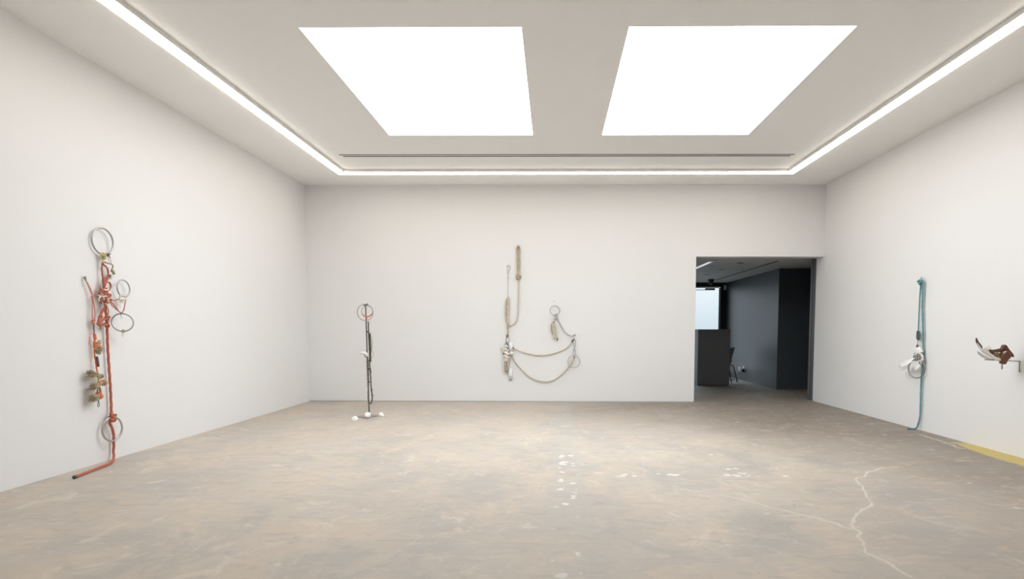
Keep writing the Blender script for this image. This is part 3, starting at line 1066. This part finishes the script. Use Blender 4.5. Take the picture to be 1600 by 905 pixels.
MB().rope([Sp(575.6, 502, -.045), Sp(575.7, 515, -.045), Sp(576.4, 530, -.045), Sp(577.2, 545, -.045), Sp(577.8, 560, -.045), Sp(577.8, 572, -.045), Sp(578.7, 584, -.045), Sp(579.4, 597, -.045),
           Sp(580.2, 609, -.045), Sp(581.6, 620, -.045), Sp(581.2, 627, -.045), Sp(578.8, 630.8, -.045), Sp(576, 627.5, -.045), Sp(575.3, 618, -.045), Sp(575.6, 600, -.045), Sp(575.3, 575, -.045), Sp(574.4, 555, -.045)], .0092).done('rope', gl, HA)
lf = MB()
for k in range(26):
    t_ = k/25
    x, y = 577.8 + 1.2*t_, 522 + 42*t_
    s_ = math.sin(math.pi*min(1, t_*1.15 + .05))
    if k % 2 == 0 and s_ > 0:
        lf.tube([Sp(x - .5, y + 1, -.05), Sp(x + 2.4*s_, y - 1.0, -.07), Sp(x + 4.4*s_, y - 2.6, -.06)], .007, smooth=2, taper=lambda q: 1.3 - q, seg=6)
    lf.blob(Sp(x, y, -.055), .012, .012, .013, .5, k, 2)
for (x, y) in ((578.5, 577), (579, 581), (580.5, 609.5), (581.8, 618), (577.4, 564), (576.4, 597)):
    lf.blob(Sp(x, y, -.06), .015, .015, .013, .6, int(x*y) % 17, 2)
lf.done('twisted_bark', mat('dark_green_bark', (.075, .078, .045), .9, var=.5, scale=60, bump=.6), HA)
MB().ring(Sp(576.4, 553.5, -.05), (.25, -1, 0), .066, .0022, 36, sc=1.0).done('wire_hoop', mat('brown_wire', (.30, .25, .20), .5, .5), HA)
MB().tube([Sp(563.6, 553.2, -.06), Sp(566, 551.9, -.08), Sp(569.5, 551.8, -.08), Sp(572, 553.3, -.07), Sp(573.6, 557.5, -.05)], .017, smooth=4, taper=lambda q: .3 + 1.1*math.sin(math.pi*min(1, q*.8 + .05))).blob(Sp(572.8, 554.5, -.07), .02, .018, .03, .3, 4).done('horn', shellw, HA)
MB().tube([Sp(569.8, 554.5, -.06), Sp(572, 558, -.06), Sp(574, 558.6, -.05)], .010).done('dark_tie', darksteel, HA)
bt = MB().tube([Sp(572.4, 560, -.05), Sp(572.6, 580, -.05), Sp(573.4, 604, -.05)], .0025, smooth=2)
for y in (566, 572, 577, 585, 592, 598, 603):
    bt.blob(Sp(572.5 + (y - 566)*.02, y, -.05), .006, .006, .012, .3, y, 2)
bt.done('bead_string', mat('dusty_pink_beads', (.52, .38, .33), .7, var=.3, scale=60), HA)

# plaster-white stones
for (x, y, sx_, sy_, sz_, sd, lab, zz) in ((554.3, 658.2, 0.048, 0.036, 0.050, 2, 'small white plaster stone lying on the floor in front of the steel plate', 0.), (577.8, 653.3, 0.046, 0.036, 0.050, 5, 'small white plaster stone on the steel plate at the foot of the pole', .012), (596.2, 651.6, 0.040, 0.034, 0.043, 8, 'small white plaster stone on the floor behind the right corner of the steel plate', 0.)):
    c = F(x, y)
    if x == 577.8:
        c = Vector((base.x + .004, base.y - .09, 0))
    o = MB().blob((c.x, c.y, zz + .02), sx_, sy_, sz_, .35, sd, 3, 1.4, cut=zz).done('plaster_stone', shellw, root=(c.x, c.y, zz))
    tag(o, lab, 'stone', 'plaster stones round the stand')

# ================================================================== BACK WALL: tan rope sculpture
NB = Vector((0, -1, 0))
BK = empty('hemp_rope_sculpture', (B(810, 450).x, D, 0), 'tan hemp rope sculpture with two swags and coiled bundle on the back wall', 'sculpture')
MB().tube([B(809.9, 386, 0.001), B(809.9, 386, .06)], .006, smooth=1).tube([B(793.5, 415.2, .001), B(793.5, 415.2, .045)], .005, smooth=1).blob(B(809.9, 386, .062), .012, .004, .012, 0, 1, 2).done('nail', darksteel, BK)
MB().rope([B(810, 433, .035), B(808.6, 415, .035), B(808.9, 400, .035), B(808, 389, .035), B(809.8, 384.5, .04), B(811.8, 389, .035), B(810.8, 400, .035), B(811.2, 415, .035), B(809.8, 430, .035)], .0165).done('rope_loop', tan, BK)
MB().rope([B(809, 390, .05), B(810.8, 396, .05), B(809, 404, .05), B(810.8, 412, .05), B(809.2, 422, .05), B(810.4, 430, .05)], .0125).knot(B(809.8, 432.3, .045), NB, .042, .016).done('knot', tan, BK)
MB().rope([B(810.2, 434, .03), B(810.4, 450, .03), B(810, 470, .03), B(809.4, 490, .03), B(807.8, 499.5, .03), B(804.6, 505.2, .03), B(799.8, 508.5, .03), B(794.4, 508.6, .035)], .0102).done('rope', tan2, BK)
MB().rope([B(794.2, 508, .035), B(791.2, 503, .03), B(789.9, 495, .03), B(789.9, 480, .03), B(790.8, 470, .03), B(793.2, 464.6, .03)], .0125).rope([B(793.2, 464.6, .035), B(794.2, 470, .035), B(794, 485, .035), B(793.8, 497, .035), B(793.6, 508, .035)], .021, lobes=4).done('rope_loop', tan2, BK)
MB().rope([B(793.4, 504, .04), B(793.6, 512, .04), B(793.9, 519, .035), B(793.9, 524, .035)], .020, taper=lambda q: 1 - .45*q).done('rope_tail', tan, BK)
MB().tube([B(793.9, 464, .04), B(794.1, 467.5, .04)], .012).done('rope_end', mat('brown_whipping', (.22, .15, .10), .8), BK)
# top carabiner, bead and wire
MB().tube([B(792.4, 416, .03), B(794.4, 415.2, .03), B(797.4, 417.6, .03), B(796.2, 421.5, .03), B(793.6, 426, .03), B(792.6, 422, .03)], .0035, closed=True, smooth=4).tube([B(793.6, 426, .03), B(793.4, 430, .03)], .005).done('carabiner', galv, BK)
lathe([(.001, .018), (.014, .014), (.022, 0), (.014, -.014), (.001, -.018)], B(793.7, 432.4, .03)).done('bead', bead, BK)
MB().tube([B(793.6, 430), B(793.8, 450), B(793.5, 463.5)], .0028, smooth=1).done('wire', galv, BK)
# left bundle
MB().tube([B(793.9, 523, .035), B(791.3, 528, .035), B(791, 535, .035), B(792.8, 536, .035), B(793.6, 528, .035)], .0055, closed=True, smooth=4).ring(B(792.8, 525, .035), NB, .018, .006, 20).ring(B(791.4, 538.8, .04), NB, .028, .006, 20, sc=.8).done('carabiner', darksteel, BK)
MB().blob(B(794.8, 530, .045), .02, .015, .022, .4, 2).blob(B(792.4, 533, .045), .014, .012, .03, .3, 4).done('shell', mat('cream_shell', (.78, .72, .64), .6, var=.1), BK)
MB().coil(B(790.8, 563, .05), B(790.4, 581, .05), .029, .0088, 7.5, bulge=.05).done('rope_coil', tan2, BK)
MB().tube([B(790.8, 540, .045), B(790.6, 582, .045)], .019, smooth=1).done('core', mat('dark_hemp', (.30, .23, .16), .9), BK)
sh = MB()
for (x, y, s_, k) in ((791.3, 541.5, .026, 1), (790.2, 546, .030, 2), (792.6, 547.5, .024, 3), (790.8, 551.5, .034, 4), (793.2, 553.5, .026, 5), (789.4, 556.5, .028, 6), (791.7, 558.3, .036, 7), (794.4, 559, .02, 8), (790.5, 562.5, .03, 9)):
    sh.blob(B(x, y, .06), s_, s_*.7, s_*.85, .55, k, 3, 2.2)
sh.done('shell_cluster', bone, BK)
MB().blob(B(786.6, 553, .05), .015, .015, .015, .3, 3).blob(B(792.4, 543, .05), .010, .01, .014, .2, 5).blob(B(794.6, 557, .07), .01, .01, .01, .2, 6).done('stone', slate, BK)
MB().rope([B(787.6, 549.5, .05), B(784.8, 547.8, .05), B(782.8, 545.4, .05), B(783.6, 543.4, .05)], .0095).done('rope_hook', tan2, BK)
MB().tube([B(798.2, 534.5, .035), B(798.2, 549, .035)], .034, smooth=1, seg=20).done('plaster_tube', white, BK, label='upper white plaster tube')
MB().tube([B(797.6, 575.5, .035), B(797.8, 593, .035)], .033, smooth=1, seg=20).done('plaster_tube', white, BK, label='lower white plaster tube')
MB().tube([B(797.8, 593.1, .035), B(797.8, 594, .035)], .020, smooth=1, seg=16).done('plug', galv, BK)
MB().blob(B(798.6, 552, .06), .035, .02, .022, .6, 3).blob(B(801.5, 552.6, .055), .014, .012, .010, .4, 5).done('plaster_knot', shellw, BK)
MB().tube([B(796.7, 554, .05), B(797.2, 562, .05), B(796.8, 568, .05), B(796.2, 572, .045)], .0045).done('cord', mat('grey_brown_cord', (.4, .35, .3), .8), BK)
MB().tube([B(799, 567, .05), B(797, 571, .05), B(797.4, 575, .045), B(799.6, 572, .05)], .005).done('bone_piece', shellw, BK)
# swags
sw1 = [(801.3, 543.3), (806, 546), (816.4, 550.3), (831.3, 554), (844.6, 555.4), (861, 553.6), (877.7, 547.9), (884.5, 544.4), (887.7, 541.4), (891.8, 537), (895, 532.6)]
sw2 = [(798.6, 554.5), (804.8, 566), (814.8, 577.8), (826.4, 588.6), (839.6, 595), (852.9, 596.8), (864.5, 594.4), (876, 587), (886, 577), (889, 573.2)]
MB().rope([B(x, y, .03) for x, y in sw1], .0092).done('rope_swag', tan2, BK)
MB().rope([B(x, y, .03) for x, y in sw2], .0088).done('rope_swag', mat('dull_hemp', (.50, .46, .35), .9, var=.15, scale=120, bump=.5), BK)
MB().rope([B(888.5, 573.8, .035), B(892.7, 567.5, .045), B(896.8, 559.5, .045)], .0165, lobes=4).done('rope_splice', tan2, BK)
MB().tube([B(893.4, 534.4, .035), B(895.6, 531.6, .04), B(897.2, 530.6, .04)], .0135).tube([B(896.4, 560.3, .05), B(897.7, 557.2, .045)], .0125).tube([B(800.8, 543, .035), B(802.6, 544.1, .035)], .013).done('whipping', mat('dark_whipping', (.13, .08, .065), .8), BK)
MB().tube([B(895.4, 531.2, .035), B(898.8, 531.8, .035), B(899.4, 536.5, .035), B(897.8, 543, .035), B(896, 538, .035)], .0042, closed=True, smooth=4).tube([B(897.6, 543, .035), B(897.2, 548, .035)], .006).done('carabiner', galv, BK)
MB().tube([B(895.9, 547, .035), B(898.3, 547, .035), B(898.4, 555, .035), B(896, 555, .035)], .0038, closed=True, smooth=3).done('chain_link', galv, BK)
MB().ring(B(896.5, 565, .045), NB, .109, .0052, 48).done('ring', steel, BK)

# pendant on its own nail
PN = empty('ring_pendant', (B(867, 485).x, D, 0), 'thin steel ring with a white wrapped coil hanging from it, right above the swags', 'sculpture')
MB().tube([B(866, 471, .001), B(866, 471, .03)], .005, smooth=1).blob(B(866, 471, .03), .008, .004, .008, 0, 1, 2).done('nail', galv, PN)
MB().ring(B(867, 485.3, .03), NB, .086, .0045, 44).done('ring', galv, PN)
MB().tube([B(867.8, 492, .04), B(870.4, 491.8, .04), B(871.4, 498, .04), B(868.6, 498.6, .04)], .0065, closed=True, smooth=3).tube([B(866.2, 493.2, .035), B(864.8, 496.5, .035), B(866.6, 500.4, .04), B(870, 499.8, .04)], .0055, smooth=3).done('shackle', galv, PN)
MB().tube([B(865.6, 494, .04), B(864.4, 499, .04), B(864.4, 505, .045)], .006).done('cord', bone, PN)
MB().tube([B(864.8, 502.5, .045), B(866.5, 515, .045), B(868.6, 527.5, .045)], .020, smooth=3).done('core', MATS['dark_hemp'], PN)
MB().coil(B(865.2, 504.5, .05), B(868.6, 526, .05), .028, .0090, 9, bulge=.1).done('rope_coil', mat('cream_cord', (.86, .80, .70), .85, var=.1, scale=120), PN)
MB().rope([B(862, 505.5, .045), B(861.2, 510, .045), B(861.7, 517, .045), B(864, 523, .045)], .011).done('rope_loop', tan, PN)
MB().blob(B(867.4, 528.6, .05), .026, .022, .022, .45, 5).done('shell', mat('pearl_shell', (.62, .56, .48), .3, .2, var=.3, scale=60), PN)
MB().blob(B(871, 530.4, .05), .012, .012, .022, .2, 3).done('metal_tip', darksteel, PN)
MB().rope([B(871.4, 498.6, .035), B(873.4, 503, .03), B(876.3, 509, .03), B(881, 517, .03), B(887.2, 523, .03), B(892.8, 525, .03)], .0075).done('cord', mat('grey_wire_cord', (.42, .41, .39), .6, .4), PN)
MB().tube([B(894, 525.4, .03), B(896, 524.8, .035), B(898.2, 523, .03), B(899, 524.4, .03)], .008).tube([B(897.5, 524.3, .001), B(897.5, 524.3, .04)], .005, smooth=1).done('hook', galv, PN)

# ================================================================== RIGHT WALL: teal rope sculpture
NR = Vector((-1, 0, 0))
TL = empty('teal_rope_sculpture', (WR, R(1440, 560).y, 0), 'teal rope sculpture with a steel ring and white shells on the right wall', 'sculpture')
MB().tube([R(1439.8, 434, .001), R(1439.2, 434, .05)], .006, smooth=1).blob(R(1439.2, 434, .05), .006, .009, .009, 0, 1, 2).done('nail', galv, TL)
MB().knot(R(1437.6, 440.5, .05), NR, .032, .012, .5).tube([R(1434.6, 440.3, .05), R(1437.8, 437.5, .075), R(1441.2, 440.5, .05)], .014).tube([R(1436.5, 444, .06), R(1440, 440, .07)], .014).done('knot', teal, TL)
MB().rope([R(1438.8, 443, .045), R(1437.9, 455, .04), R(1437.1, 468, .035), R(1435.8, 497, .035), R(1434.9, 519, .035)], .0085, lobes=0, smooth=3).done('rope_tail', teal, TL)
MB().rope([R(1440.8, 438, .04), R(1441.2, 455, .03), R(1441.4, 480, .03), R(1442.2, 511, .03), R(1442.6, 540, .03), R(1441.9, 568, .03), R(1440.2, 586, .03), R(1438.9, 609, .03), R(1438.2, 640, .03),
           R(1437.2, 653, .03), R(1435.2, 661, .04), Vector((WR - .05, R(1433.5, 668.6, .03).y, .02)), Vector((WR - .14, R(1433.5, 668.6, .03).y + .03, .017)), ], .0108, lobes=4, twist=.4).rope([R(1441.9, 442, .05), R(1441.7, 458, .045), R(1441, 470, .04)], .008, lobes=0).done('rope', teal, TL)
MB().coil(R(1434.9, 518, .04), R(1434.4, 531, .04), .014, .0095, 5).rope([R(1436, 518, .05), R(1436.4, 524, .055), R(1434.5, 531, .05)], .010).done('cord_binding', tealdark, TL)
MB().blob(R(1434, 532.7, .045), .010, .010, .010, .1).blob(R(1433.6, 536, .045), .006, .006, .010, .1).done('bead', mat('amber_bead', (.66, .42, .20), .4), TL)
MB().tube([R(1433.8, 531.5, .04), R(1433.4, 537, .04), R(1434, 546, .04)], .0065, smooth=1).done('cord', bone, TL)
MB().tube([R(1434.4, 538.5, .05), R(1432, 540.5, .055), R(1433.4, 543, .05)], .006).tube([R(1435.4, 540, .05), R(1433.6, 541.4, .055)], .006).blob(R(1431.4, 543.3, .05), .006, .006, .006, .2).done('hook', darksteel, TL)
ws_ = MB()
for (x, y, s_, k) in ((1432.6, 547.5, .032, 1), (1436, 548, .042, 2), (1438.8, 549.5, .035, 3), (1434.4, 552.5, .045, 4), (1437.9, 555, .035, 5), (1440.3, 558, .03, 6), (1440.5, 562, .026, 7), (1431, 553, .02, 8), (1438.6, 563, .03, 9)):
    ws_.blob(R(x, y, .055), s_*.55, s_*.95, s_*1.05, .5, k, 3, 2.)
ws_.done('shell_cluster', shellw, TL)
MB().tube([R(1427.5, 553.8, .07), R(1429.5, 551.8, .08), R(1431.8, 552, .08)], .004).tube([R(1428, 560, .07), R(1427.8, 556.5, .08), R(1430, 555.4, .08), R(1430.4, 560.5, .07)], .0075, smooth=4).tube([R(1433, 561.5, .08), R(1433.2, 554.4, .09), R(1436.8, 554.2, .09), R(1436.8, 561.5, .08)], .0085, smooth=4).tube(
    [R(1429, 563, .08), R(1432, 563.6, .08), R(1435.5, 562, .08)], .007).done('shackle', galv, TL)
MB().ring(R(1432.2, 576.2, .07), (-.94, -.33, 0), .122, .0078, 48).done('ring', mat('dark_steel_ring', (.30, .28, .27), .35, .9, var=.08), TL)
MB().tube([R(1436.6, 566.5, .06), R(1438.6, 569.4, .06)], .011, smooth=1).done('metal_cap', galv, TL)


def feather_mesh(mb, pts_c, widths, nrm, t=.004):
    """Broad vane: centre line points with half widths, slightly cupped, given thickness."""
    nrm = Vector(nrm).normalized()
    P = [Vector(p) for p in pts_c]
    v, f = [], []
    n = len(P)
    for side in (1, -1):
        for i, p in enumerate(P):
            tdir = (P[min(i + 1, n - 1)] - P[max(i - 1, 0)]).normalized()
            c = nrm.cross(tdir).normalized()
            a, b = widths[i]
            for s_, cup in ((-b, 1.), (-b*.5, .3), (0, 0), (a*.5, .3), (a, 1.)):
                v.append(p + c*s_ + nrm*(cup*max(a, b)*.25 + side*t/2))
    k = 5
    o = n*k
    for sd in (0, o):
        for i in range(n - 1):
            for j in range(k - 1):
                f.append((sd + i*k + j, sd + i*k + j + 1, sd + (i + 1)*k + j + 1, sd + (i + 1)*k + j))
    for i in range(n - 1):
        for j in (0, k - 1):
            f.append((i*k + j, (i + 1)*k + j, o + (i + 1)*k + j, o + i*k + j))
    for j in range(k - 1):
        for i in (0, n - 1):
            f.append((i*k + j, i*k + j + 1, o + i*k + j + 1, o + i*k + j))
    mb.add(v, f)
    return mb


def Rw(x, y, off=.05):          # the feathers of the teal piece stand off the wall, fanning towards the viewer
    return R(x, y, off)


feather_mesh(MB(), [Rw(1428.5, 560, .07), Rw(1424, 563, .10), Rw(1417, 567, .13), Rw(1410, 570, .15), Rw(1404, 573, .16)], [(.015, .012), (.03, .02), (.04, .028), (.036, .03), (.008, .008)], NR).done('feather', shellw, TL, label='white feather pointing left')
feather_mesh(MB(), [Rw(1428, 563, .06), Rw(1422, 568, .07), Rw(1415, 574, .08), Rw(1408, 579, .08)], [(.01, .01), (.022, .018), (.024, .018), (.006, .006)], NR).done('feather', feather, TL, label='lower white feather pointing left')
feather_mesh(MB(), [Rw(1439.5, 566, .05), Rw(1436, 570.5, .06), Rw(1431, 575, .06), Rw(1427.5, 578.5, .06)], [(.022, .022), (.045, .04), (.04, .03), (.008, .02)], NR).done('feather', feather, TL, label='white feather inside the ring')

# ================================================================== RIGHT WALL: bracket with bark and feather piece
VY = R(1593, 565, 0).y


def V(x, y, dy=0.):
    return on(1, VY + dy, x, y)


BR = empty('wall_bracket', (WR, VY, R(1593, 565, 0).z), 'thin bent steel bracket on the right wall under the bark piece', 'bracket')
wt, wb = R(1593, 564.6, .012), R(1592.6, 581, .012)
he = V(1538.5, 562)
MB().tube([wb, wt + Vector((0, 0, -.02)), wt + Vector((-.004, 0, -.006)), wt + Vector((-.02, 0, 0)), Vector((he.x, VY, he.z))], .0055, smooth=4).tube([wb, wb + Vector((.012, 0, 0))], .005, smooth=1).done('bracket_arm', galv, BR)
ar = V(1566.5, 564.5)
pegx = V(1565.8, 569).x
MB().tube([(pegx, VY, V(1565.8, 577.2).z), (pegx, VY, V(1566, 563).z)], .0065, smooth=1).done('peg', galv, BR)

BP = empty('bark_and_feather_piece', V(1568, 563), 'brown bark pod with ochre inside and a long white feather, mounted on the right-wall bracket', 'sculpture')
VN = (0, -1, 0)


def C8(x, y, dy=0.):
    return V(1515 + x/13.92, 520 + y/13.92, dy)


MB().slab([C8(*q) for q in ((405, 372), (425, 362), (500, 372), (600, 358), (690, 338), (722, 272), (745, 262), (775, 278), (810, 320), (850, 378), (890, 420), (915, 460), (938, 512), (925, 528), (870, 498), (850, 530),
                            (800, 480), (745, 440), (700, 455), (670, 475), (615, 462), (590, 440), (520, 430), (480, 470), (435, 430))], .050, VN, .007, .004, 3).done('bark_shell', bark, BP)
MB().slab([C8(*q, -.035) for q in ((700, 455), (730, 415), (790, 400), (860, 430), (900, 450), (870, 500), (835, 555), (795, 590), (775, 625), (752, 672), (720, 684), (688, 672), (678, 600), (668, 540), (680, 490))], .075, VN, .010, .004, 9).done('bark_shell', mat('red_brown_bark', (.16, .062, .035), .7, var=.3, scale=25, bump=.6), BP)
MB().slab([C8(*q, .0) for q in ((480, 470), (520, 430), (590, 440), (620, 468), (690, 470), (690, 545), (600, 535), (545, 525), (500, 508), (540, 485))], .045, VN, .012, .008, 5).done('pulp', ochre, BP)
MB().blob(C8(636, 437, -.025), .010, .010, .010, .4, 4).blob(C8(570, 428, -.024), .009, .01, .004, .3, 5).tube([C8(735, 445, -.075), C8(755, 425, -.078), C8(790, 412, -.076)], .006).done('pale_fibre', bone, BP)
ql_ = MB().tube([C8(690, 580, -.02), C8(620, 582, -.02), C8(560, 560, -.02), C8(500, 525, -.02), C8(420, 470, -.02), C8(340, 425, -.02), C8(262, 370, -.02), C8(215, 300, -.02), C8(165, 220, -.02), C8(150, 150, -.02)], .0150, smooth=4, seg=12,
          taper=lambda q: 1.25*(1 - q)**.8 + .10).done('quill', feather, BP)
# vane of the large feather: pale part, then dark tip
feather_mesh(MB(), [C8(560, 560, -.01), C8(500, 522, -.01), C8(430, 474, -.01), C8(340, 425, -.01), C8(268, 368, -.01)], [(.005, .003), (.040, .008), (.070, .010), (.085, .012), (.035, .012)], (0, 1, 0)).done('vane', feather, ql_)
feather_mesh(MB(), [C8(268, 376, -.022), C8(240, 325, -.022), C8(205, 270, -.022), C8(170, 215, -.022), C8(152, 160, -.022), C8(146, 112, -.022)], [(.004, .008), (.022, .010), (.020, .010), (.016, .010), (.012, .008), (.005, .004)], (0, 1, 0), .006).done('vane_tip', mat('dark_brown_feather', (.10, .05, .045), .7, var=.2), ql_)
feather_mesh(MB(), [C8(560, 572, .03), C8(470, 575, .04), C8(380, 550, .05), C8(280, 510, .05), C8(200, 450, .05), C8(160, 405, .05)], [(.004, .004), (.010, .006), (.014, .010), (.019, .012), (.019, .010), (.005, .004)], (0, 1, 0)).done('feather', feathergrey, BP, label='small pale grey feather')
MB().tube([C8(690, 590, .02), C8(560, 572, .03), C8(400, 557, .045), C8(300, 520, .05)], .004, smooth=3).done('quill', feathergrey, BP)
